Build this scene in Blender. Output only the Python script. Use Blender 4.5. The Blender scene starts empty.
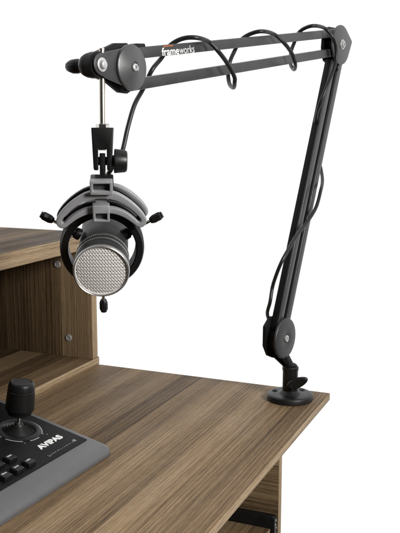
import bpy, bmesh, math, random
from mathutils import Vector, Matrix
random.seed(7)
C = bpy.context.scene.collection
V = Vector
TOP = 0.75                      # height of the desk top above the floor; coordinates below are relative to the desk top
R = math.radians

# ------------------------------------------------------------------ materials
def new_mat(name):
    m = bpy.data.materials.new(name); m.use_nodes = True
    nt = m.node_tree; b = nt.nodes['Principled BSDF']
    return m, nt, b

def plain(name, col, rough, metal=0.0, bump=0.0, bscale=900, spec=0.5, var=0.0, vscale=30, coat=0.0):
    m, nt, b = new_mat(name)
    b.inputs['Base Color'].default_value = (*col, 1)
    b.inputs['Roughness'].default_value = rough
    b.inputs['Metallic'].default_value = metal
    b.inputs['Specular IOR Level'].default_value = spec
    b.inputs['Coat Weight'].default_value = coat
    tc = nt.nodes.new('ShaderNodeTexCoord')
    if var:
        n = nt.nodes.new('ShaderNodeTexNoise'); n.inputs['Scale'].default_value = vscale; n.inputs['Detail'].default_value = 6
        nt.links.new(tc.outputs['Object'], n.inputs['Vector'])
        mr = nt.nodes.new('ShaderNodeMapRange'); mr.inputs[1].default_value = .3; mr.inputs[2].default_value = .7
        mr.inputs[3].default_value = 1 - var; mr.inputs[4].default_value = 1 + var
        nt.links.new(n.outputs['Fac'], mr.inputs[0])
        mx = nt.nodes.new('ShaderNodeVectorMath'); mx.operation = 'SCALE'; mx.inputs[0].default_value = col
        nt.links.new(mr.outputs[0], mx.inputs['Scale']); nt.links.new(mx.outputs[0], b.inputs['Base Color'])
        rr = nt.nodes.new('ShaderNodeMapRange'); rr.inputs[1].default_value = .3; rr.inputs[2].default_value = .7
        rr.inputs[3].default_value = rough * (1 - var); rr.inputs[4].default_value = min(1, rough * (1 + var))
        nt.links.new(n.outputs['Fac'], rr.inputs[0]); nt.links.new(rr.outputs[0], b.inputs['Roughness'])
    if bump:
        n2 = nt.nodes.new('ShaderNodeTexNoise'); n2.inputs['Scale'].default_value = bscale; n2.inputs['Detail'].default_value = 3
        nt.links.new(tc.outputs['Object'], n2.inputs['Vector'])
        bp = nt.nodes.new('ShaderNodeBump'); bp.inputs['Strength'].default_value = bump; bp.inputs['Distance'].default_value = .0006
        nt.links.new(n2.outputs['Fac'], bp.inputs['Height']); nt.links.new(bp.outputs[0], b.inputs['Normal'])
    return m

def wood(name, grain, across, gain=1.0, tint=(1, 1, 1), seed=0.0, strips=0.055, strip_amt=.55, light=0.0):
    """walnut-look laminate: 'grain' is the axis the fibres run along, 'across' the axis the strips follow one another along"""
    m, nt, b = new_mat(name)
    N, Lk = nt.nodes.new, nt.links.new
    tc = N('ShaderNodeTexCoord'); sp = N('ShaderNodeSeparateXYZ'); Lk(tc.outputs['Object'], sp.inputs[0])
    other = [a for a in 'XYZ' if a not in (grain, across)][0]
    def math_(op, a, bb=None, c=None):
        n = N('ShaderNodeMath'); n.operation = op
        for i, x in enumerate((a, bb, c)):
            if x is None: continue
            if isinstance(x, (int, float)): n.inputs[i].default_value = x
            else: Lk(x, n.inputs[i])
        return n.outputs[0]
    g, a, o = sp.outputs[grain], sp.outputs[across], sp.outputs[other]
    a = math_('ADD', a, math_('MULTIPLY', o, .37))
    def comb(sg, sa, off=0.0):
        c = N('ShaderNodeCombineXYZ')
        Lk(math_('MULTIPLY', g, sg), c.inputs[0]); Lk(math_('MULTIPLY', a, sa), c.inputs[1]); c.inputs[2].default_value = off + seed
        return c.outputs[0]
    def noise(vec, detail=4, rough=.55, dist=0.0):
        n = N('ShaderNodeTexNoise'); n.inputs['Scale'].default_value = 1; n.inputs['Detail'].default_value = detail
        n.inputs['Roughness'].default_value = rough; n.inputs['Distortion'].default_value = dist
        Lk(vec, n.inputs['Vector']); return n.outputs['Fac']
    # wavering of the fibres
    wav = noise(comb(3.5, 9, 3.1), 2)
    a0 = a
    a = math_('ADD', a, math_('MULTIPLY', math_('SUBTRACT', wav, .5), .0045))
    # strips with tones of their own
    idx = math_('FLOOR', math_('DIVIDE', math_('ADD', a0, math_('MULTIPLY', math_('SUBTRACT', wav, .5), .003)), strips))
    wn = N('ShaderNodeTexWhiteNoise'); wn.noise_dimensions = '1D'; Lk(math_('ADD', idx, seed * 7.3), wn.inputs['W'])
    strip = wn.outputs['Value']
    shift = math_('MULTIPLY', strip, 5.0)
    def comb2(sg, sa, off):
        c = N('ShaderNodeCombineXYZ')
        Lk(math_('MULTIPLY', g, sg), c.inputs[0]); Lk(math_('MULTIPLY', a, sa), c.inputs[1]); Lk(math_('ADD', shift, off + seed), c.inputs[2])
        return c.outputs[0]
    broad = noise(comb2(1.1, 44, 0), 3)
    streak = noise(comb2(1.7, 230, 9), 4, .6, .15)
    line = noise(comb2(1.3, 560, 15), 2, .5)
    fine = noise(comb2(5.5, 1000, 21), 4, .7)
    speck = noise(comb2(90, 900, 27), 2, .6)
    pore = noise(comb2(26, 1700, 33), 2, .5)
    wv = N('ShaderNodeTexWave'); wv.wave_type = 'BANDS'; wv.bands_direction = 'Y'; wv.inputs['Scale'].default_value = 1
    wv.inputs['Distortion'].default_value = 9; wv.inputs['Detail'].default_value = 3; wv.inputs['Detail Scale'].default_value = 1.0
    Lk(comb2(2.2, 60, 5), wv.inputs['Vector'])
    # figure shows only in some strips
    fig = N('ShaderNodeMapRange'); fig.inputs[1].default_value = .45; fig.inputs[2].default_value = .75; fig.inputs[3].default_value = .05; fig.inputs[4].default_value = .34
    Lk(broad, fig.inputs[0])
    t = math_('MULTIPLY', math_('SUBTRACT', strip, .5), strip_amt)
    t = math_('ADD', t, math_('MULTIPLY', math_('SUBTRACT', broad, .5), .60))
    t = math_('ADD', t, math_('MULTIPLY', math_('SUBTRACT', streak, .5), .55))
    t = math_('ADD', t, math_('MULTIPLY', math_('SUBTRACT', line, .5), .75))
    t = math_('ADD', t, math_('MULTIPLY', math_('SUBTRACT', fine, .5), 1.15))
    t = math_('ADD', t, math_('MULTIPLY', math_('SUBTRACT', speck, .5), .45))
    t = math_('ADD', t, math_('MULTIPLY', math_('SUBTRACT', wv.outputs['Fac'], .5), fig.outputs[0]))
    t = math_('ADD', t, .5 + light)
    cr = N('ShaderNodeValToRGB'); Lk(t, cr.inputs[0])
    e = cr.color_ramp.elements
    cols = [(0.0, (.040, .024, .0125)), (.30, (.118, .076, .041)), (.55, (.205, .138, .077)), (.80, (.285, .200, .118)), (1.0, (.36, .265, .165))]
    e[0].position = cols[0][0]; e[1].position = cols[-1][0]
    for p, c in cols[1:-1]: e.new(p)
    for el, (p, c) in zip(cr.color_ramp.elements, cols):
        el.color = (c[0] * gain * tint[0], c[1] * gain * tint[1], c[2] * gain * tint[2], 1)
    # dark open pores
    pm = N('ShaderNodeMapRange'); pm.inputs[1].default_value = .30; pm.inputs[2].default_value = .46; pm.inputs[3].default_value = .45; pm.inputs[4].default_value = 1
    Lk(pore, pm.inputs[0])
    sc = N('ShaderNodeVectorMath'); sc.operation = 'SCALE'; Lk(cr.outputs[0], sc.inputs[0]); Lk(pm.outputs[0], sc.inputs['Scale'])
    Lk(sc.outputs[0], b.inputs['Base Color'])
    rv_ = N('ShaderNodeMapRange'); rv_.inputs[1].default_value = .3; rv_.inputs[2].default_value = .7; rv_.inputs[3].default_value = .50; rv_.inputs[4].default_value = .68
    Lk(noise(comb(9, 14, 51), 5, .65), rv_.inputs[0]); Lk(rv_.outputs[0], b.inputs['Roughness'])
    b.inputs['Specular IOR Level'].default_value = .15
    bp = N('ShaderNodeBump'); bp.inputs['Strength'].default_value = .35; bp.inputs['Distance'].default_value = .0005
    Lk(math_('ADD', fine, pore), bp.inputs['Height']); Lk(bp.outputs[0], b.inputs['Normal'])
    return m

M = {}
M['top'] = wood('walnut_laminate_top', 'Y', 'X', 0.93, (1.01, .99, .955), seed=1.7, strips=.036, strip_amt=.52)
M['top_edge'] = wood('walnut_edge_band', 'Y', 'Z', 1.62, (.95, 1, 1.06), seed=4.2, strips=.5, strip_amt=.1, light=.10)
M['end_edge'] = wood('walnut_edge_band_end', 'X', 'Z', 1.62, (.95, 1, 1.06), seed=2.2, strips=.5, strip_amt=.1, light=.10)
M['post_edge'] = wood('walnut_edge_band_upright', 'Z', 'Y', 1.62, (.95, 1, 1.06), seed=3.3, strips=.5, strip_amt=.1, light=.10)
M['shelf'] = wood('walnut_laminate_shelf', 'Y', 'X', .85, (1.01, .99, .955), seed=6.1, strips=.05)
M['upright'] = wood('walnut_laminate_upright', 'Z', 'X', .82, (1.01, .99, .955), seed=8.6, strips=.075)
M['pedestal'] = wood('walnut_laminate_crosswise', 'X', 'Z', .9, (1.01, .99, .955), seed=9.4, strips=.06)
M['metal'] = plain('powder_coated_grey_steel', (.068, .068, .070), .33, .5, .2, 1800, var=.10, vscale=60)
M['bar_back'] = plain('black_bar_back', (.006, .006, .006), .5, 0, .15, 1500, spec=.25)
M['low_cover'] = plain('dark_satin_joint_cover', (.036, .036, .037), .44, .15, .15, 2200, var=.08, vscale=50)  # lower joint cover, set darker than the end joint cover
M['disc'] = plain('grey_satin_joint_cover', (.10, .10, .102), .33, .55, .15, 2200, var=.08, vscale=50)
M['dark_metal'] = plain('powder_coated_black_steel', (.006, .006, .0062), .45, .0, .15, 1500, var=.15, vscale=60, spec=.22)
M['black'] = plain('black_plastic', (.006, .006, .0064), .42, 0, .12, 1300, spec=.3, var=.15, vscale=70)
M['base'] = plain('black_cast_base', (.008, .0079, .0078), .40, .05, .10, 1500, spec=.4, var=.18, vscale=40)
M['rubber'] = plain('black_cable_rubber', (.012, .012, .012), .42, 0, .1, 2500)
M['chrome'] = plain('bright_steel', (.72, .70, .66), .16, 1.0)
M['rod'] = plain('nickel_rod', (.72, .66, .58), .24, 1.0)
M['cradle'] = plain('grey_moulded_plastic', (.27, .27, .278), .42, 0, .2, 1200, var=.05, vscale=40)
M['cradle_dark'] = plain('charcoal_moulded_plastic', (.06, .06, .063), .45, 0, .2, 1200)
M['mic_body'] = plain('gunmetal_microphone_body', (.030, .030, .031), .46, .2, .12, 2000, spec=.2, var=.08, vscale=60)
M['mic_rim'] = plain('satin_nickel_rim', (.42, .41, .40), .34, .9)
M['grille'] = plain('pressed_grille_metal', (.92, .89, .86), .42, .15, .1, 1500)
M['void'] = plain('grille_backing_foam', (.02, .017, .015), .9)
M['case'] = plain('grey_painted_case', (.125, .125, .128), .40, .45, .10, 2000, spec=.6, var=.05, vscale=60)
M['panel'] = plain('black_control_panel', (.0085, .0085, .009), .5, 0, .15, 1600, spec=.08)
M['key'] = plain('black_key_cap', (.007, .007, .0074), .40, 0, .1, 1500, spec=.3)
M['white_ink'] = plain('white_print', (.80, .80, .79), .6)
M['legend_ink'] = plain('pale_grey_print', (.45, .45, .45), .6)
M['grey_ink'] = plain('grey_print', (.22, .22, .22), .6)
M['orange_ink'] = plain('orange_print', (.80, .20, .035), .6)
M['zinc'] = plain('zinc_fastener', (.55, .55, .55), .38, .5)

# ------------------------------------------------------------------ mesh helpers
class Root:
    pass

def thing(name, label, cat, loc, group=None):
    o = bpy.data.objects.new(name, None); C.objects.link(o)
    o.empty_display_size = .03
    o.location = V(loc) + V((0, 0, TOP)); o['label'] = label; o['category'] = cat
    if group: o['group'] = group
    return o

def top_of(o):
    while o.parent: o = o.parent
    return o

def part(name, bm, mats, parent, label=None, smooth=32):
    """links a bmesh (given in desk-top coordinates) as one mesh object under parent"""
    org = top_of(parent).location - V((0, 0, TOP))
    bmesh.ops.translate(bm, verts=bm.verts, vec=-org)
    bmesh.ops.recalc_face_normals(bm, faces=bm.faces)
    me = bpy.data.meshes.new(name); bm.to_mesh(me); bm.free()
    for m in (mats if isinstance(mats, (list, tuple)) else [mats]): me.materials.append(m)
    if smooth:
        me.polygons.foreach_set('use_smooth', [True] * len(me.polygons))
        me.set_sharp_from_angle(angle=R(smooth))
    o = bpy.data.objects.new(name, me); C.objects.link(o); o.parent = parent
    if label: o['label'] = label
    return o

class Frame:
    """a right-handed frame: x, y span the plane, z is its normal"""
    def __init__(s, o, x, y, z=None):
        s.o, s.x, s.y = V(o), V(x).normalized(), V(y).normalized()
        s.z = V(z).normalized() if z is not None else s.x.cross(s.y).normalized()
    def p(s, a, b, c=0.0): return s.o + s.x * a + s.y * b + s.z * c

def join(*bms):
    out = bmesh.new()
    for b in bms:
        me = bpy.data.meshes.new('tmp'); b.to_mesh(me); b.free(); out.from_mesh(me); bpy.data.meshes.remove(me)
    return out

def bev(bm, edges, off, seg=2):
    edges = [e for e in edges if e.is_valid]
    if off > 0 and edges:
        bmesh.ops.bevel(bm, geom=edges, offset=off, segments=seg, profile=.5, affect='EDGES', clamp_overlap=True)

def sharp_edges(bm, ang=40):
    bm.normal_update()
    return [e for e in bm.edges if len(e.link_faces) == 2 and e.calc_face_angle(0) > R(ang)]

def prism(fr, pts, c0, c1, bevel=.0006, seg=2, holes=(), ang=40):
    bm = bmesh.new()
    loops = []
    for lp in [pts] + list(holes):
        vs = [bm.verts.new(fr.p(a, b, c0)) for a, b in lp]
        loops.append([bm.edges.new((vs[i], vs[(i + 1) % len(vs)])) for i in range(len(vs))])
    if holes:
        bmesh.ops.triangle_fill(bm, edges=[e for l in loops for e in l], use_beauty=True, normal=fr.z)
    else:
        bm.faces.new([v for v in bm.verts])
    faces = list(bm.faces)
    r = bmesh.ops.extrude_face_region(bm, geom=faces)
    nv = [g for g in r['geom'] if isinstance(g, bmesh.types.BMVert)]
    bmesh.ops.translate(bm, verts=nv, vec=fr.z * (c1 - c0))
    bmesh.ops.recalc_face_normals(bm, faces=bm.faces)
    if bevel: bev(bm, sharp_edges(bm, ang), bevel, seg)
    return bm

def box(fr, a0, a1, b0, b1, c0, c1, bevel=.0006, seg=2):
    return prism(fr, [(a0, b0), (a1, b0), (a1, b1), (a0, b1)], c0, c1, bevel, seg)

WORLD = Frame((0, 0, 0), (1, 0, 0), (0, 1, 0))
def wbox(x0, x1, y0, y1, z0, z1, bevel=.0008, seg=2): return box(WORLD, x0, x1, y0, y1, z0, z1, bevel, seg)

def perp(d):
    d = V(d).normalized(); t = V((0, 0, 1)) if abs(d.z) < .9 else V((1, 0, 0))
    x = d.cross(t).normalized(); return x, d.cross(x).normalized()

def lathe(o, axis, prof, seg=40, close=False):
    """profile [(height along the axis, radius)] spun round the axis"""
    bm = bmesh.new(); d = V(axis).normalized(); x, y = perp(d); o = V(o); rings = []
    for h, r in prof:
        if r < 1e-6: rings.append([bm.verts.new(o + d * h)])
        else: rings.append([bm.verts.new(o + d * h + (x * math.cos(2 * math.pi * k / seg) + y * math.sin(2 * math.pi * k / seg)) * r) for k in range(seg)])
    pairs = list(zip(rings, rings[1:])) + ([(rings[-1], rings[0])] if close else [])
    for A, B in pairs:
        for k in range(seg):
            k2 = (k + 1) % seg
            if len(A) == 1 and len(B) == 1: break
            if len(A) == 1: bm.faces.new((A[0], B[k], B[k2]))
            elif len(B) == 1: bm.faces.new((A[k], A[k2], B[0]))
            else: bm.faces.new((A[k], A[k2], B[k2], B[k]))
    if not close:
        for Rg in (rings[0], rings[-1]):
            if len(Rg) > 1: bm.faces.new(Rg)
    return bm

def rod(p0, p1, r, seg=24, ch=.0006):
    p0, p1 = V(p0), V(p1); l = (p1 - p0).length; ch = min(ch, r * .5, l * .4)
    return lathe(p0, p1 - p0, [(0, 0), (0, r - ch), (ch, r), (l - ch, r), (l, r - ch), (l, 0)], seg)

def catmull(pts, n=8):
    P = [pts[0] * 2 - pts[1]] + list(pts) + [pts[-1] * 2 - pts[-2]]; out = []
    for i in range(1, len(P) - 2):
        a, b, c, d = P[i - 1:i + 3]
        for k in range(n):
            t = k / n
            out.append(.5 * ((2 * b) + (c - a) * t + (2 * a - 5 * b + 4 * c - d) * t * t + (3 * b - a - 3 * c + d) * t ** 3))
    out.append(P[-2]); return out

def tube(pts, r, seg=14):
    bm = bmesh.new(); rings = []; x = None
    for i, p in enumerate(pts):
        d = (pts[min(i + 1, len(pts) - 1)] - pts[max(i - 1, 0)]).normalized()
        if x is None: x, _ = perp(d)
        x = (x - d * x.dot(d)).normalized(); y = d.cross(x)
        rings.append([bm.verts.new(p + (x * math.cos(2 * math.pi * k / seg) + y * math.sin(2 * math.pi * k / seg)) * r) for k in range(seg)])
    for A, B in zip(rings, rings[1:]):
        for k in range(seg): bm.faces.new((A[k], A[(k + 1) % seg], B[(k + 1) % seg], B[k]))
    bm.faces.new(rings[0]); bm.faces.new(rings[-1]); return bm

def arc(cx, cy, r, a0, a1, n):
    return [(cx + r * math.cos(R(a0 + (a1 - a0) * i / n)), cy + r * math.sin(R(a0 + (a1 - a0) * i / n))) for i in range(n + 1)]

def hull(circles, n=96):
    """outline round a set of circles (cx, cy, r)"""
    pts = [(cx + r * math.cos(2 * math.pi * k / n), cy + r * math.sin(2 * math.pi * k / n)) for cx, cy, r in circles for k in range(n)]
    pts = sorted(set(pts)); cr = lambda o, a, b: (a[0] - o[0]) * (b[1] - o[1]) - (a[1] - o[1]) * (b[0] - o[0])
    lo, up = [], []
    for p in pts:
        while len(lo) > 1 and cr(lo[-2], lo[-1], p) <= 0: lo.pop()
        lo.append(p)
    for p in reversed(pts):
        while len(up) > 1 and cr(up[-2], up[-1], p) <= 0: up.pop()
        up.append(p)
    return lo[:-1] + up[:-1]

def lettering(text, fr, w, h, depth=.0002, bold=0.0, shear=0.0):
    cu = bpy.data.curves.new('lettering', 'FONT'); cu.body = text; cu.size = 1; cu.offset = bold; cu.shear = shear
    ob = bpy.data.objects.new('lettering', cu); C.objects.link(ob)
    dg = bpy.context.evaluated_depsgraph_get(); me = bpy.data.meshes.new_from_object(ob.evaluated_get(dg))
    bpy.data.objects.remove(ob); bpy.data.curves.remove(cu)
    xs = [v.co.x for v in me.vertices]; ys = [v.co.y for v in me.vertices]
    x0, x1, y0, y1 = min(xs), max(xs), min(ys), max(ys)
    bm = bmesh.new(); bm.from_mesh(me); bpy.data.meshes.remove(me)
    for v in bm.verts: v.co = fr.p((v.co.x - x0) / (x1 - x0) * w, (v.co.y - y0) / (y1 - y0) * h, depth)
    r = bmesh.ops.extrude_face_region(bm, geom=list(bm.faces))
    bmesh.ops.translate(bm, verts=[g for g in r['geom'] if isinstance(g, bmesh.types.BMVert)], vec=-fr.z * (depth * .8))
    return bm

def face_mats(bm, rules):
    bm.normal_update()
    for f in bm.faces:
        for i, test in rules:
            if test(f.normal): f.material_index = i

# ------------------------------------------------------------------ desk
desk = thing('desk', 'walnut desk with a black-railed pull-out tray below, carrying the boom arm on its corner', 'desk', (-.37, -.6, -TOP))
LEN = 1.30; DEP = .72
bm = wbox(-DEP, 0, -LEN, 0, -.0112, 0, .0011)
face_mats(bm, [(1, lambda n: n.x > .75), (2, lambda n: abs(n.y) > .75)])
part('tabletop', bm, [M['top'], M['top_edge'], M['end_edge']], desk)
def upright(x0, x1, y0, y1, z0, z1, name, root, body):
    b_ = wbox(x0, x1, y0, y1, z0, z1, .0007)
    face_mats(b_, [(1, lambda n: n.x > .75)])
    return part(name, b_, [body, M['post_edge']], root)
upright(-.69, -.0755, -.0180, -.0018, -TOP, -.0112, 'end_panel', desk, M['pedestal'])
upright(-.69, -.0755, -.5185, -.5025, -TOP, -.0112, 'inner_panel', desk, M['pedestal'])
upright(-.69, -.0755, -LEN + .002, -LEN + .018, -TOP, -.0112, 'end_panel', desk, M['pedestal'])
part('back_panel', wbox(-.704, -.690, -LEN + .004, -.004, -TOP + .05, -.0114), M['pedestal'], desk)
bm = wbox(-.66, -.0838, -.486, -.0335, -.2405, -.2275, .0007)
face_mats(bm, [(1, lambda n: n.x > .75), (2, lambda n: abs(n.y) > .75)])
part('pull_out_tray', bm, [M['shelf'], M['top_edge'], M['end_edge']], desk)
for ya, yb in ((-.0181, -.0325), (-.5024, -.488)):
    s = 1 if ya > -.3 else -1
    rail = join(wbox(-.64, -.0795, min(ya, yb), max(ya, yb), -.250, -.2085, .0012),
                wbox(-.0800, -.0775, min(ya, yb) + .001, max(ya, yb) - .001, -.262, -.2115, .0006))
    sl = part('tray_slide', rail, M['black'], desk)
    rv = [lathe((-.0776, (ya + yb) / 2 + s * dy, z), (1, 0, 0), [(0, .0016), (.0007, .0014), (.0011, .0006), (.0011, 0)], 14) for dy, z in ((.002, -.2165), (-.0015, -.223), (.002, -.2295), (-.001, -.238))]
    part('rivet', join(*rv), M['zinc'], sl)

# ------------------------------------------------------------------ hutch standing at the back of the desk
HX = -.4138
hutch = thing('desk_hutch', 'open walnut hutch standing on the rear of the desk behind the hanging microphone', 'hutch', (-.56, -.4, 0))
bm = wbox(HX - .29, HX, -.86, .0018, .0003, .0133, .0007)
face_mats(bm, [(1, lambda n: n.x > .75), (2, lambda n: abs(n.y) > .75)])
part('bottom_shelf', bm, [M['shelf'], M['top_edge'], M['end_edge']], hutch)
bm = wbox(HX - .29, HX, -.862, .0115, .2078, .2318, .0009)
face_mats(bm, [(1, lambda n: n.x > .75), (2, lambda n: abs(n.y) > .75)])
part('top_board', bm, [M['shelf'], M['top_edge'], M['end_edge']], hutch)
ep = upright(HX - .29, HX - .0012, -.0185, -.0012, .0134, .2077, 'side_panel', hutch, M['upright'])
upright(HX - .29, HX - .0012, -.858, -.842, .0134, .2077, 'side_panel', hutch, M['upright'])
part('back_board', wbox(HX - .286, HX - .278, -.8418, -.0187, .0134, .2077), M['upright'], hutch)
for x, z in ((-.4815, .1762), (-.4625, .0472)):
    cm = join(lathe((x, -.0186, z), (0, -1, 0), [(0, .0062), (.0012, .0060), (.0018, .0052), (.0018, .0040), (.0008, .0036), (.0008, 0)], 24),
              wbox(x - .003, x + .003, -.0202, -.0192, z - .0006, z + .0006, 0), wbox(x - .0006, x + .0006, -.0203, -.0193, z - .003, z + .003, 0))
    part('cam_lock', cm, M['zinc'], ep)

# ------------------------------------------------------------------ boom arm: a vertical plane (u sideways, z up), n its near face
AX = V((-.0491, -.0529, 0))
n = V((.9786, -.2056, 0)).normalized(); u = V((-.2056, -.9786, 0)).normalized(); Z = V((0, 0, 1))
J = V((-.0518, -.0656, 0))
ARM = Frame(J, u, Z, n)      # ARM.p(a, z, c)
arm = thing('microphone_boom_arm', 'grey jointed microphone boom arm with twin bars bolted on a round black base', 'boom arm', AX)
base = part('base_flange', lathe(AX, Z, [(.0003, 0), (.0003, .0338), (.0012, .0347), (.0072, .0347), (.0088, .0338), (.0098, .032), (.0100, .028), (.0103, .0175), (.0118, .0155), (.0135, .0135), (.0150, .0122), (.0150, 0)], 72), M['base'], arm)
for k in range(3):
    a = R(-62 + 120 * k); p = AX + V((math.cos(a), math.sin(a), 0)) * .0245
    part('screw', lathe(p + Z * .0099, Z, [(0, .0042), (.0010, .0040), (.0014, .0032), (.0014, .0018), (.0006, .0015), (.0006, 0)], 24), M['dark_metal'], base)
post = part('post', lathe(AX, Z, [(.0145, 0), (.0145, .0116), (.0460, .0116), (.0466, .0124), (.0505, .0124), (.0520, .0112), (.0520, 0)], 48), M['base'], arm)
# wing screw on the near side of the post
wd = V((.46, -.888, 0)).normalized(); wx = V((.888, .46, 0)).normalized()
part('screw_stem', rod(AX + wd * .0105 + Z * .0270, AX + wd * .0220 + Z * .0270, .0050), M['base'], post)
lean = R(27)
WF = Frame(AX + wd * .0205 + wx * .0065 + Z * .0315, wx * math.cos(lean) + Z * math.sin(lean) + wd * .25, -wx * math.sin(lean) + Z * math.cos(lean))
wing = prism(WF, [(.0165 * math.cos(t) * (1 + .06 * math.cos(t)), .0080 * math.sin(t) * (1 - .12 * math.cos(t))) for t in [2 * math.pi * k / 40 for k in range(40)]], -.0035, .0035, .0028, 4, ang=60)
part('wing_screw', wing, M['base'], post)
LOW, ELB, END, TIP = (.0022, .0981), (-.1640, .5372), (.3517, .4702), (.3984, .4702)
# fork carrying the lower joint
for c0, c1, sh in ((-.0092, -.0052, .0105), (-.0222, -.0182, .0140)):
    f_ = prism(ARM, [(-.0190, .0505), (-.0065, .0505), (.0040, .0672), (.0140, .0950), (-.0110, .0950), (-.0170, .0672)], c0, c1, 0)
    for v_ in f_.verts: v_.co += n * sh * max(0, min(1, (.0672 - v_.co.z) / .0167))
    bev(f_, sharp_edges(f_, 20), .0007, 2)
    part('fork', f_, M['base'], arm)
part('fork_foot', lathe(AX, Z, [(.0500, 0), (.0500, .0100), (.0540, .0100), (.0555, .0080), (.0565, .0060), (.0565, 0)], 32), M['dark_metal'], arm)

def cover(name, ctr, r, mat, dish=.0022, c=0.0):
    """round joint cover with a dished face, and its centre bolt"""
    o = ARM.p(ctr[0], ctr[1], c)
    cv = part(name, lathe(o, n, [(-.0040, 0), (-.0040, r - .0004), (-.0034, r), (-.0012, r), (-.0004, r - .0006), (0, r - .0014), (dish, r * .27), (dish - .0003, r * .24), (dish - .0011, r * .225), (dish - .0011, r * .2), (dish - .0011, 0)], 96), mat, arm)
    part('bolt', lathe(o + n * (dish - .0011), n, [(0, 0), (0, r * .17), (.0010, r * .175), (.0022, r * .16), (.0027, r * .12), (.0027, r * .085), (.0004, r * .075), (.0004, 0)], 32), M['zinc'], cv)
    return cv
def poly_scale(pts, c, s): return [(c[0] + (a - c[0]) * s, c[1] + (b - c[1]) * s) for a, b in pts]

# lower joint
rear_low = hull([(LOW[0], LOW[1], .0305), (LOW[0] + .006, LOW[1] + .012, .024), (LOW[0] + .004, LOW[1] - .010, .027)])
part('joint_plate', prism(ARM, [(.030, .119), (.0305, .089), (.020, .0725), (.004, .0655), (-.016, .070), (-.027, .088), (-.027, .112), (-.014, .128), (.014, .131)], -.0245, -.0190, .0012), M['dark_metal'], arm)
part('joint_core', lathe(ARM.p(*LOW, -.0192), n, [(0, 0), (0, .020), (.015, .020), (.015, 0)], 40), M['black'], arm)
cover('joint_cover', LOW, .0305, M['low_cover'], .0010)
# elbow
elb_front = hull([(ELB[0] + .0035, ELB[1], .0302), (-.1955, .5445, .0035)])
el = part('elbow_plate', prism(ARM, elb_front, -.0034, 0, .0009, 3), M['disc'], arm)
ob_ = ARM.p(ELB[0] + .000, ELB[1] + .001, 0)
part('bolt', lathe(ob_, n, [(-.0005, 0), (-.0005, .0078), (.0005, .0078), (.0010, .0070), (.0010, .0056), (.0028, .0053), (.0034, .0042), (.0034, .0026), (.0012, .0023), (.0012, 0)], 32), M['zinc'], el)
part('elbow_plate', prism(ARM, [(-.197, .544), (-.180, .5665), (-.157, .566), (-.1395, .556), (-.1365, .532), (-.1440, .513), (-.166, .505), (-.190, .512)], -.0245, -.0195, .0012), M['dark_metal'], arm)
part('joint_core', lathe(ARM.p(ELB[0], ELB[1], -.0195), n, [(0, 0), (0, .019), (.016, .019), (.016, 0)], 40), M['black'], arm)
# end joint: tear-drop plates, dished cover
tear = hull([(END[0], END[1], .0215), (TIP[0], TIP[1] + .0002, .0112)])
part('end_plate', prism(ARM, tear, -.0060, -.0030, .0008), M['metal'], arm)
rear_end = [(.4085, .470), (.4045, .479), (.372, .4905), (.357, .4965), (.336, .4985), (.322, .492), (.318, .470), (.323, .450), (.336, .4438), (.350, .4445), (.372, .4555), (.404, .461)]
part('end_plate', prism(ARM, rear_end, -.0260, -.0205, .0012), M['dark_metal'], arm)
part('joint_core', lathe(ARM.p(*END, -.0206), n, [(0, 0), (0, .0165), (.0150, .0165), (.0150, 0)], 40), M['black'], arm)
cover('joint_cover', END, .0242, M['disc'], .0030)

def bar(name, p, q, w, c0=-.0180, c1=-.0060, ext0=0, ext1=0):
    p, q = V((*p, 0)), V((*q, 0)); d = (q - p).normalized(); s = V((-d.y, d.x, 0)); p = p - d * ext0; q = q + d * ext1
    pts = [p + s * w / 2, q + s * w / 2, q - s * w / 2, p - s * w / 2]
    return part(name, prism(ARM, [(v.x, v.y) for v in pts], c0, c1, .0011, 3), M['metal'], arm)
UB0, UB1 = (.3170, .4893), (-.1107, .5490)
LB0, LB1 = (.3175, .4560), (-.1122, .5199)
upper = bar('upper_bar', UB0, UB1, .0122, ext0=.034, ext1=.042)
bar('upper_bar', LB0, LB1, .0122, ext0=.030, ext1=.040)
part('bar_clip', prism(ARM, [(.3440, .4908), (.3440, .4950), (.3360, .4972), (.3220, .4982), (.3200, .4942)], -.017, -.007, .0006), M['dark_metal'], arm)
ld = V((-.375, .927, 0)); lp = V((-.927, -.375, 0))
def low_bar(name, off, a0, a1):
    o = V((-.004, .1703, 0)) + lp * off; p_, q_ = tuple((o + ld * a0)[:2]), tuple((o + ld * a1)[:2])
    b_ = bar(name, p_, q_, .0128, c0=-.0092)
    d_ = (V((*q_, 0)) - V((*p_, 0))).normalized(); s_ = V((-d_.y, d_.x, 0)); P_, Q_ = V((*p_, 0)), V((*q_, 0)); w_ = .0062
    part('bar_back', prism(ARM, [(v.x, v.y) for v in (P_ + s_ * w_, Q_ + s_ * w_, Q_ - s_ * w_, P_ - s_ * w_)], -.0190, -.0091, .0006), M['bar_back'], b_)  # back half of the bar, coloured black behind the grey face
    return b_
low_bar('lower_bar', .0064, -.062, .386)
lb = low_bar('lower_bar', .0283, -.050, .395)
q_ = ARM.p(-.1602, .5005, -.0060)
part('screw', lathe(q_, n, [(0, .0032), (.0006, .0031), (.0010, .0022), (.0010, .0014), (.0003, .0012), (.0003, 0)], 20), M['dark_metal'], lb)
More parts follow.
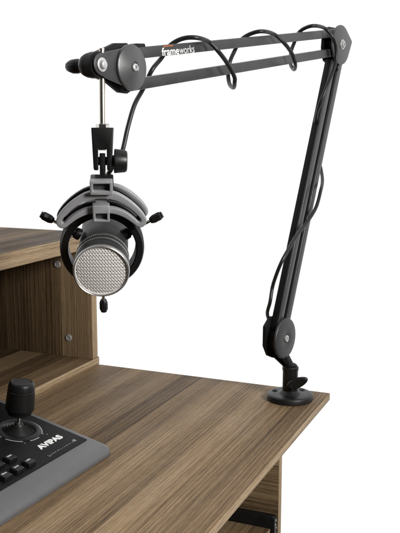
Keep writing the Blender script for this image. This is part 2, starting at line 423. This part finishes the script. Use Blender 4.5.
# rod clamp at the tip: collar, screw head in front, thumb knob behind
tip = ARM.p(*TIP, 0)
part('clamp_collar', lathe(tip, n, [(-.0245, 0), (-.0245, .0100), (-.0235, .0118), (-.0205, .0128), (-.0165, .0124), (-.0160, .0136), (-.0075, .0138), (-.0064, .0130), (-.0064, 0)], 40), M['black'], arm)
part('clamp_screw', lathe(tip, n, [(-.0032, .0072), (-.0020, .0072), (-.0016, .0060), (-.0016, .0046), (.0002, .0046), (.0014, .0038), (.0019, .0020), (.0019, 0)], 36), M['zinc'], arm)
part('washer', lathe(tip, n, [(-.0258, 0), (-.0258, .0108), (-.0246, .0108), (-.0246, 0)], 36), M['zinc'], arm)
part('thumb_knob', lathe(tip, n, [(-.0258, 0), (-.0258, .0074), (-.0340, .0070), (-.0360, .0078), (-.0440, .0074), (-.0500, .0052), (-.0525, .0026), (-.0530, 0)], 12), M['black'], arm, smooth=28)
RD = tip - n * .0105 - u * .0090
RBOT = V((-.1427, -.4452, .4085))
part('drop_rod', rod(V((RD.x, RD.y, .4880)), RBOT - Z * .004, .0030, 28), M['rod'], arm)
# lettering on the upper bar
bd = V((UB1[0] - UB0[0], UB1[1] - UB0[1])).normalized()
tx = u * bd.x + Z * bd.y; ty = (Z * -bd.x + u * bd.y); ty = ty if ty.z > 0 else -ty
TF = Frame(ARM.p(.2925, .4868, -.0060), tx, ty, n)
part('lettering', lettering('frame', TF, .0330, .0090, bold=.018), M['white_ink'], upper)
part('lettering', lettering('works', Frame(TF.p(.0340, .0001), tx, ty, n), .0300, .0088, bold=-.006), M['white_ink'], upper)
part('lettering', lettering('GATOR', Frame(TF.p(.0040, .0096), tx, ty, n), .0180, .0016, bold=.01), M['orange_ink'], upper)

# ------------------------------------------------------------------ shock mount hanging from the rod
h = V((.4960, -.8683, 0)).normalized(); Ls = V((.8683, .4960, 0)).normalized()
R0 = V((-.1450, -.4465, .2796))
e = R(14); m = (h * math.cos(e) - Z * math.sin(e)).normalized(); vv = (h * math.sin(e) + Z * math.cos(e)).normalized()
MT = Frame(R0, Ls, vv, m)
UP = Frame(V((-.1432, -.4456, 0)), Ls, Z, h)     # upright frame through the rod
mount = thing('shock_mount', 'grey and black ring shock mount hanging from the steel rod of the arm', 'shock mount', RBOT)
part('rod_nut', lathe(RBOT, Z, [(-.0030, 0), (-.0030, .0072), (.0008, .0072), (.0016, .0064), (.0016, 0)], 6), M['chrome'], mount, smooth=20)
z0, z1, zs = .3617, .4062, .3838
clev = prism(UP, [(-.0112, z1), (-.0096, z0 + .002), (-.0088, z0), (-.0044, z0), (-.0044, zs), (.0046, zs), (.0046, z0), (.0088, z0), (.0098, z0 + .002), (.0124, z1)], -.0090, .0090, .0009, 3)
part('clevis', clev, M['base'], mount)
part('washer', wbox(0, .0001, 0, .0001, 0, .0001, 0) if False else box(UP, -.0040, .0042, zs - .0012, zs - .0001, -.0080, .0086, .0003), M['chrome'], mount)
part('pivot_pin', rod(UP.p(-.0085, .3712, 0), UP.p(.0135, .3712, 0), .0045), M['black'], mount)
tongue = prism(UP, [(y_, z_) for y_, z_ in [(-.0031, .3795), (.0031, .3795), (.0031, .3400), (-.0031, .3400)]], -.0058, .0058, .0010, 3)
part('tongue', tongue, M['black'], mount)
part('tilt_knob', lathe(UP.p(.0098, .3712, 0), Ls + Z * -.03, [(0, 0), (0, .0062), (.0022, .0062), (.0024, .0122), (.0034, .0130), (.0140, .0118), (.0158, .0108), (.0165, .0090), (.0165, 0)], 28), M['base'], mount)
S = 1e-3
outer = [(13.2, 67.7), (22.4, 63.3), (31.6, 56.7), (38.9, 49.6), (44.0, 43.0), (46.6, 37.9), (46.9, 35.0), (46.0, 32.2), (44.4, 30.2), (42.4, 29.0), (40.0, 28.5), (37.8, 29.1), (33.6, 32.3), (27.4, 37.3), (20.2, 41.4), (12.0, 44.2)]
slot = [(6.0, 60.4), (14.2, 58.5), (22.4, 54.6), (30.6, 48.8), (36.8, 42.9), (40.3, 38.5), (41.0, 36.9), (40.6, 35.4), (39.2, 34.8), (38.0, 35.4), (33.7, 39.6), (27.5, 44.6), (20.2, 48.5), (12.0, 51.0)]
def smooth_half(pts, top, bottom):
    full = [(0, top)] + pts + [(0, bottom)] + [(-a, b) for a, b in reversed(pts)]
    full = [V((a, b, 0)) for a, b in full]; k = len(full); out = []
    for i in range(k):
        a, b, c, d = full[i - 1], full[i], full[(i + 1) % k], full[(i + 2) % k]
        for t in (0, .5):
            q = .5 * ((2 * b) + (c - a) * t + (2 * a - 5 * b + 4 * c - d) * t * t + (3 * b - a - 3 * c + d) * t ** 3)
            out.append((q.x * S, q.y * S))
    return out
OUT = smooth_half(outer, 69.6, 45.2); SL = smooth_half(slot, 60.8, 52.0)
cr_ = part('cradle_plate', prism(MT, OUT, .0135, .0210, .0012, 3, holes=[SL], ang=50), M['cradle'], mount)
part('rubber_pad', prism(MT, OUT, -.0030, .0040, .0015, 3, holes=[SL], ang=50), M['black'], mount)
sh_ = lambda P_: [(a_ * .95 + .0056, (b_ - .045) * .95 + .0440) for a_, b_ in P_]
part('cradle_plate', prism(MT, sh_(OUT), -.0170, -.0100, .0016, 3, holes=[sh_(SL)], ang=50), M['cradle'], mount)
part('cradle_web', box(MT, -.0060, .0080, .0470, .0640, -.0102, -.0028, .0008), M['cradle_dark'], mount)
for s in (-1, 1): part('cradle_web', box(MT, s * .0425 - .0030, s * .0425 + .0030, .0320, .0375, .0038, .0137, .0008), M['cradle_dark'], mount)
part('cradle_web', box(MT, -.0062, .0062, .0470, .0690, .0035, .0155, .0008), M['cradle'], mount)
def rect(a0, a1, b0, b1): return [(a0, b0), (a1, b0), (a1, b1), (a0, b1)]
up = part('clip_frame', prism(MT, rect(-.0113, .0119, .0665, .0812), .0150, .0268, .0012, 3, holes=[rect(-.0080, .0086, .0708, .0784)]), M['cradle'], mount)
part('clip_recess', box(MT, -.0079, .0085, .0709, .0783, .0155, .0205, .0003), M['cradle_dark'], up)
lo = part('clip_frame', prism(MT, rect(-.0092, .0084, .0372, .0553), .0150, .0268, .0012, 3, holes=[rect(-.0062, .0056, .0396, .0465)]), M['cradle'], mount)
part('clip_recess', box(MT, -.0061, .0055, .0397, .0464, .0155, .0212, .0003), M['cradle_dark'], lo)
part('head_block', box(MT, -.0108, .0130, .0650, .0800, -.0040, .0150, .0015, 3), M['black'], mount)
# ring
ring = part('suspension_ring', lathe(R0, m, [(-.0110, .0362), (-.0120, .0372), (-.0120, .0432), (-.0105, .0446), (.0085, .0446), (.0105, .0434), (.0108, .0374), (.0098, .0362)], 120, close=True), M['black'], mount)
part('rubber_band', join(*[lathe(R0 + m * d_, m, [(-.0011, .0444), (-.0008, .0452), (.0008, .0452), (.0011, .0444)], 96, close=True) for d_ in (-.0065, -.0020, .0028)]), M['rubber'], ring)
for ang, ext in ((149.5, 0), (29.0, 0), (-89.8, .0045)):
    d_ = Ls * math.cos(R(ang)) + vv * math.sin(R(ang))
    sc_ = part('thumb_screw', rod(R0 + d_ * .0330, R0 + d_ * (.0600 + ext), .0017, 16), M['chrome'], mount)
    part('screw_knob', lathe(R0 + d_ * (.0590 + ext), d_, [(0, 0), (0, .0030), (.0020, .0040), (.0045, .0047), (.0115, .0047), (.0130, .0040), (.0138, .0036), (.0150, .0034), (.0150, 0)], 10), M['black'], sc_, smooth=20)
    part('clamp_pad', lathe(R0 + d_ * .0266, d_, [(0, 0), (0, .0062), (.0020, .0066), (.0060, .0060), (.0070, .0045), (.0095, .0045), (.0095, 0)], 20), M['black'], sc_)

# ------------------------------------------------------------------ microphone held in the ring
LG = .0650
RM = R0 + Ls * .0015
mm = (m - Ls * .042 - vv * .026).normalized(); ml = (Ls - mm * Ls.dot(mm)).normalized()
MF = Frame(RM, ml, mm.cross(ml), mm)
mic = thing('microphone', 'round silver-grilled studio microphone held in the ring shock mount', 'microphone', R0)
part('body', lathe(RM, mm, [(-.0950, 0), (-.0950, .0150), (-.0930, .0200), (-.0880, .0235), (-.0780, .0255), (-.0600, .0262), (.0230, .0264), (.0232, .0256), (.0248, .0256), (.0250, .0266), (.0330, .0268), (.0332, .0260), (.0350, .0260), (.0352, .0270), (.0445, .0272), (.0445, 0)], 80), M['mic_body'], mic)
for d0_ in (.0290, .0395):
    part('band', lathe(RM, mm, [(d0_, .0250), (d0_, .0274), (d0_ + .0010, .0279), (d0_ + .0022, .0276), (d0_ + .0024, .0250)], 80, close=True), M['mic_rim'], mic)
    part('band_beads', join(*[lathe(RM + mm * (d0_ + .0034) + (ml * math.cos(k_ * math.pi / 36) + mm.cross(ml) * math.sin(k_ * math.pi / 36)) * .0268, ml * math.cos(k_ * math.pi / 36) + mm.cross(ml) * math.sin(k_ * math.pi / 36), [(0, .0007), (.0004, .0006), (.0006, 0)], 6) for k_ in range(72)]), M['mic_rim'], mic)
RG = .0286
part('head', lathe(RM, mm, [(.0458, .0200), (.0458, .0268), (.0470, .0278), (.0490, RG - .0006), (.0612, RG - .0004), (.0612, .0200)], 96, close=True), M['mic_body'], mic)
part('head_rim', lathe(RM, mm, [(.0606, RG - .0030), (.0606, RG - .0001), (.0614, RG + .0001), (.0640, RG), (.0650, RG - .0005), (.0655, RG - .0012), (.0650, RG - .0018), (.0640, RG - .0020)], 96, close=True), M['mic_rim'], mic)
# pressed grille: every opening is cut through the sheet
def dome(r): return LG + .0004 - .0026 * (r / RG) ** 2
gb = bmesh.new(); pw, ph = .00305, .00195; ca, sa = math.cos(R(-33)), math.sin(R(-33)); NS = 12
rows = int(RG / ph) + 1
def gp(a, b, d=0.0): return MF.p(a, b, dome(math.hypot(a, b)) + d)
RI = RG - .0011
for j in range(-rows, rows + 1):
    for i in range(-12, 13):
        cx = (i + (.5 if j % 2 else 0)) * pw + .00006 * math.sin(j * 3.1 + i); cy = j * ph
        rr = max(math.hypot(cx + sx * pw / 2, cy + sy * ph / 2) for sx in (-1, 1) for sy in (-1, 1))
        if rr > RI: continue
        ins, outs, low = [], [], []
        for k in range(NS):
            t = 2 * math.pi * k / NS
            x_, y_ = .00120 * math.cos(t), .00055 * math.sin(t)
            hx, hy = cx + x_ * ca - y_ * sa, cy + x_ * sa + y_ * ca
            c_, s_ = x_ * ca - y_ * sa, x_ * sa + y_ * ca
            q = max(abs(c_) / (pw / 2), abs(s_) / (ph / 2), 1e-9)
            outs.append(gb.verts.new(gp(cx + c_ / q, cy + s_ / q, .00012 * math.cos(math.pi * (j % 2)))))
            ins.append(gb.verts.new(gp(hx, hy))); low.append(gb.verts.new(gp(hx, hy, -.0007)))
        for k in range(NS):
            k2 = (k + 1) % NS
            gb.faces.new((outs[k], outs[k2], ins[k2], ins[k])); gb.faces.new((ins[k], ins[k2], low[k2], low[k]))
        # corners of the cell
        for sx, sy in ((1, 1), (-1, 1), (-1, -1), (1, -1)):
            co = gb.verts.new(gp(cx + sx * pw / 2, cy + sy * ph / 2, .00012 * math.cos(math.pi * (j % 2))))
            at = math.atan2(sy * ph / 2, sx * pw / 2)
            def pos(k):
                t = 2 * math.pi * k / NS; x_, y_ = .00120 * math.cos(t), .00055 * math.sin(t)
                return math.atan2(x_ * sa + y_ * ca, x_ * ca - y_ * sa)
            best = None
            for k in range(NS):
                k2 = (k + 1) % NS; d1 = (at - pos(k) + math.pi) % (2 * math.pi) - math.pi; d2 = (pos(k2) - at + math.pi) % (2 * math.pi) - math.pi
                if d1 >= 0 and d2 >= 0 and d1 + d2 < math.pi: best = (k, k2); break
            if best: gb.faces.new((outs[best[0]], co, outs[best[1]]))
part('grille', gb, M['grille'], mic, smooth=50)
part('grille_rim', lathe(RM, mm, [(dome(RI - .0016) - .0004, RI - .0020), (dome(RI - .0016) + .0003, RI - .0016), (dome(RI) + .0004, RI), (.0650, RG - .0008), (.0630, RG - .0010), (.0620, RI - .002)], 96, close=True), M['grille'], mic)
part('grille_backing', lathe(RM, mm, [(.0590, 0), (.0590, RG - .003), (.0612, RG - .0032), (.0634, .012), (.0636, 0)], 64), M['void'], mic)
part('connector', lathe(RM, mm, [(-.1150, 0), (-.1150, .0085), (-.1130, .0095), (-.0945, .0095), (-.0945, 0)], 32), M['black'], mic)

# ------------------------------------------------------------------ cable wound round the arm
cable = [(.319, -.045, .379), (.3077, -.045, .4076), (.2953, -.045, .433), (.2792, -.045, .452), (.2782, -.032, .4734), (.2608, -.032, .4876), (.2536, -.024, .5028), (.2467, -.01, .5106), (.2379, .004, .5113), (.2129, .004, .5087), (.2023, .010, .4987), (.1823, .010, .4859), (.1661, .010, .4711), (.1614, .008, .464), (.1484, -.002, .4582), (.1301, -.02, .4641), (.1216, -.028, .4789), (.1169, -.028, .494), (.1073, -.028, .507), (.0989, -.024, .5217), (.0932, -.012, .5304), (.0874, .003, .5334), (.0557, .003, .5326), (.0389, .010, .5216), (.0172, .010, .5093), (.0075, .010, .4964), (-.0113, -.002, .4905), (-.037, -.022, .5008), (-.0488, -.028, .5192), (-.0575, -.028, .5329), (-.0583, -.022, .5462), (-.0572, -.01, .5531), (-.0601, .004, .5556), (-.0942, .004, .5552), (-.1039, .012, .5425), (-.1157, .012, .5281), (-.1178, .012, .5106), (-.1068, .012, .4921), (-.0878, .012, .469), (-.0811, .006, .4468), (-.0927, -.006, .4295), (-.1118, -.018, .4101), (-.1363, -.03, .3868), (-.148, -.03, .3628), (-.1438, -.022, .3423), (-.1213, -.008, .3263), (-.0914, .004, .3112), (-.0709, .007, .2881), (-.0406, .007, .2671), (-.0112, .007, .2513), (.017, .007, .2308), (.0282, .004, .2159), (.0246, -.006, .1961), (.0172, -.016, .1768), (.0236, -.016, .1554), (.0113, -.0275, .1341), (-.0116, -.034, .1115), (-.020, -.034, .095)]
path = [ARM.p(a, z_, c_) for a, c_, z_ in cable]
plug = RM - mm * .150
lead = [RM - mm * .1150, plug, plug - mm * .018 + Z * .012, UP.p(.002, .345, -.085), UP.p(.013, .3660, -.050)]
ct = thing('microphone_cable', 'black microphone cable wound in loops round both halves of the boom arm', 'cable', path[0])
part('cable_jacket', tube(catmull(lead + path, 8), .0027, 14), M['rubber'], ct)
part('plug', lathe(RM - mm * .1152, -mm, [(0, 0), (0, .0088), (.028, .0088), (.031, .0075), (.038, .0045), (.045, .0036), (.045, 0)], 28), M['black'], ct)

# ------------------------------------------------------------------ camera controller with joystick
OC = V((-.2214, -.3618, .018)); e1 = V((-.0523, -.9986, 0)); e2 = V((-.9986, .0523, 0)); SLOPE = .21
GC = Frame(OC - Z * .018, -e1, e2, Z)                         # ground frame: x rightwards along the front edge, y to the back
tilt = V((e2.x, e2.y, SLOPE)).normalized(); nn = (-e1).cross(tilt).normalized()
PC = Frame(OC, -e1, tilt, nn)                                # control panel plane; x runs with the reading direction
ctl = thing('camera_controller', 'grey wedge-shaped camera controller with a black joystick and keys lying on the desk', 'controller', OC - Z * .018)
XR, XL, TF_, TB = .0155, -.330, -.0305, .165
bm = bmesh.new()
def zt(t): return .018 + SLOPE * t - .0006
low_ = [bm.verts.new(GC.p(x_, t_, .0010)) for x_, t_ in ((XR, TF_), (XR, TB), (XL, TB), (XL, TF_))]
upv = [bm.verts.new(GC.p(x_, t_, zt(t_))) for x_, t_ in ((XR, TF_), (XR, TB), (XL, TB), (XL, TF_))]
bm.faces.new(low_); bm.faces.new(upv)
for i in range(4): bm.faces.new((low_[i], low_[(i + 1) % 4], upv[(i + 1) % 4], upv[i]))
bmesh.ops.recalc_face_normals(bm, faces=bm.faces)
bev(bm, [ed for ed in bm.edges if abs((ed.verts[0].co - ed.verts[1].co).normalized().z) > .95], .012, 8)
bm.normal_update()
rim = [ed for ed in bm.edges if len(ed.link_faces) == 2 and any(f.normal.z > .9 for f in ed.link_faces) and any(abs(f.normal.z) < .3 for f in ed.link_faces)]
bev(bm, rim, .0105, 8)
part('case', bm, M['case'], ctl, smooth=40)
for x_, t_ in ((.002, -.015), (.002, .15), (-.31, -.015), (-.31, .15)): part('rubber_foot', lathe(GC.p(x_, t_, .0002), Z, [(0, 0), (0, .006), (.0012, .006), (.0012, 0)], 20), M['rubber'], ctl)
pan = part('control_panel', box(PC, -.316, .0008, .0005, .152, -.0012, .0006, .0003), M['panel'], ctl)
LGF = Frame(PC.p(-.0632, .0238, .0006), -e1, tilt, nn)
part('lettering', lettering('AVIPAS', LGF, .0462, .0095, depth=.0003, bold=.05, shear=.0), M['white_ink'], pan)
# fine rule, bracket and square badge printed under the name
marks = [box(PC, -.0690, -.0682, .0070, .0104, .0006, .0009, 0), box(PC, -.0682, -.0655, .0070, .0078, .0006, .0009, 0)]
x_ = -.0640
while x_ < -.0190:
    w_ = random.choice((.0011, .0016, .0022)); marks.append(box(PC, x_, x_ + w_, .0083, .0083 + random.choice((.0009, .0013)), .0006, .0008, 0)); x_ += w_ + random.choice((.0006, .0008, .0022))
part('printed_mark', join(*marks), M['grey_ink'], pan)
part('printed_mark', box(PC, -.0165, -.0118, .0078, .0122, .0006, .0009, .0), M['grey_ink'], pan)
for a_, b_ in ((-.020, .066), (-.0165, .062), (-.030, .046), (-.027, .042), (-.0655, .047)): part('printed_mark', box(PC, a_, a_ + .0014, b_, b_ + .0016, .0006, .0009, 0), M['grey_ink'], pan)
# keys
for r_, (t0, x0) in enumerate(((.0062, -.0955), (.0270, -.1035), (.0478, -.1115))):
    for k in range(5):
        xa = x0 - .0212 * k; w_, d_ = .0142, .0125
        kb = bmesh.new()
        lo_ = [kb.verts.new(PC.p(a_, b_, .0004)) for a_, b_ in ((xa, t0), (xa, t0 + d_), (xa - w_, t0 + d_), (xa - w_, t0))]
        i_ = .0009
        hi_ = [kb.verts.new(PC.p(a_, b_, .0066)) for a_, b_ in ((xa - i_, t0 + i_ * .4), (xa - i_, t0 + d_ - i_), (xa - w_ + i_, t0 + d_ - i_), (xa - w_ + i_, t0 + i_ * .4))]
        kb.faces.new(lo_); kb.faces.new(hi_)
        for i in range(4): kb.faces.new((lo_[i], lo_[(i + 1) % 4], hi_[(i + 1) % 4], hi_[i]))
        bmesh.ops.recalc_face_normals(kb, faces=kb.faces); bev(kb, list(kb.edges), .0009, 3)
        ky = part('key', kb, M['key'], ctl)
        lm = []; xx = xa - w_ + .0034
        for q in range(4):
            w2 = random.choice((.0012, .0016)); lm.append(box(PC, xx, xx + w2, t0 + .0066, t0 + .0066 + random.choice((.0018, .0023)), .0066, .0068, 0)); xx += w2 + .0005
        part('key_legend', join(*lm), M['legend_ink'], ky)
# joystick
jc = PC.p(-.0440, .0745, .0)
jr = part('joystick_ring', lathe(jc, nn, [(.0005, .0215), (.0005, .0290), (.0016, .0288), (.0030, .0262), (.0036, .0235), (.0030, .0215)], 80, close=True), M['key'], ctl)
JF = Frame(jc, -e1, tilt, nn)
for a0, a1 in ((-62, 12), (-112, -82), (-172, -130), (150, 176)):
    out_ = arc(0, 0, .0302, a0, a1, 16); in_ = arc(0, 0, .0293, a1, a0, 16)
    part('dial_mark', prism(JF, out_ + in_, .0006, .0009, 0), M['legend_ink'], jr)
part('bellows', lathe(jc, nn, [(.0006, .0216), (.0030, .0210), (.0014, .0190), (.0044, .0180), (.0026, .0158), (.0058, .0148), (.0042, .0126), (.0074, .0116), (.0060, .0094), (.0092, .0084), (.0080, .0062), (.0104, .0050), (.0110, 0)], 56), M['rubber'], ctl, smooth=25)
jd = (nn * .55 + Z * .45 + (-e1) * .03).normalized()
stick = part('joystick', rod(jc + jd * .006, jc + jd * .030, .0022, 20), M['chrome'], ctl)
cap = part('cap', lathe(jc, jd, [(.0215, 0), (.0215, .0130), (.0225, .0146), (.0262, .0156), (.0275, .0166), (.0290, .0178), (.0310, .0181), (.0530, .0168), (.0536, .0162), (.0544, .0162), (.0550, .0166), (.0605, .0160), (.0630, .0150), (.0642, .0136), (.0645, .0126), (.0639, .0118), (.0639, 0)], 64), M['key'], stick)

# ------------------------------------------------------------------ light: a white studio surround and soft lamps
w = bpy.data.worlds.new('World'); bpy.context.scene.world = w; w.use_nodes = True
nt = w.node_tree; bg = nt.nodes['Background']
tc = nt.nodes.new('ShaderNodeTexCoord'); sp = nt.nodes.new('ShaderNodeSeparateXYZ'); nt.links.new(tc.outputs['Generated'], sp.inputs[0])
def wn(kind, **kw):
    q = nt.nodes.new(kind)
    for k_, v_ in kw.items(): setattr(q, k_, v_)
    return q
def ramp(src, a_, b_, lo_v, hi_v):
    q = wn('ShaderNodeMapRange', interpolation_type='SMOOTHSTEP')
    for i_, v_ in enumerate((a_, b_, lo_v, hi_v)): q.inputs[i_ + 1].default_value = v_
    nt.links.new(src, q.inputs[0]); return q.outputs[0]
def wmath(op, a_, b_):
    q = wn('ShaderNodeMath', operation=op)
    for i_, v_ in enumerate((a_, b_)):
        if isinstance(v_, float): q.inputs[i_].default_value = v_
        else: nt.links.new(v_, q.inputs[i_])
    return q.outputs[0]
dp = wn('ShaderNodeVectorMath', operation='DOT_PRODUCT'); dp.inputs[1].default_value = (math.cos(R(117)), math.sin(R(117)), 0)
nt.links.new(tc.outputs['Generated'], dp.inputs[0])
sweep = ramp(dp.outputs['Value'], -.05, .50, 0.0, 1.03)              # the white sweep behind the desk
upper_ = ramp(sp.outputs['Z'], -.14, .22, .03, .95)                # bright ceiling of the studio
front_ = ramp(dp.outputs['Value'], -.55, .25, .10, 1.0)            # dark side of the studio, behind the photographer
tot = wmath('MAXIMUM', sweep, wmath('MULTIPLY', upper_, front_))
nt.links.new(tot, bg.inputs['Color']); bg.inputs['Strength'].default_value = 1.0

def area(name, loc, target, size, power, col=(1, 1, 1), sy=None):
    li = bpy.data.lights.new(name, 'AREA'); li.energy = power; li.color = col; li.size = size
    if sy: li.shape = 'RECTANGLE'; li.size_y = sy
    o = bpy.data.objects.new(name, li); C.objects.link(o); o.location = V(loc) + V((0, 0, TOP))
    o.rotation_euler = (V(target) - V(loc)).to_track_quat('-Z', 'Y').to_euler(); return o
area('key_softbox', (1.02, -.74, .72), (-.12, -.3, .10), .36, 22, (1, .985, .96))

# ------------------------------------------------------------------ camera
cam = bpy.data.cameras.new('camera'); co = bpy.data.objects.new('camera', cam); C.objects.link(co)
pit, yaw = R(9.2023), R(23.1376)
f_ = V((-math.sin(yaw) * math.cos(pit), math.cos(yaw) * math.cos(pit), -math.sin(pit)))
co.location = (.2979, -1.214, .400 + TOP)
co.rotation_euler = f_.to_track_quat('-Z', 'Y').to_euler()
cam.sensor_fit = 'VERTICAL'; cam.sensor_height = 24; cam.lens = 24 * 820.45 / 533; cam.clip_start = .02; cam.clip_end = 100
bpy.context.scene.camera = co
vs = bpy.context.scene.view_settings
vs.view_transform = 'Standard'; vs.look = 'None'; vs.exposure = 0; vs.gamma = 1; vs.use_curve_mapping = False
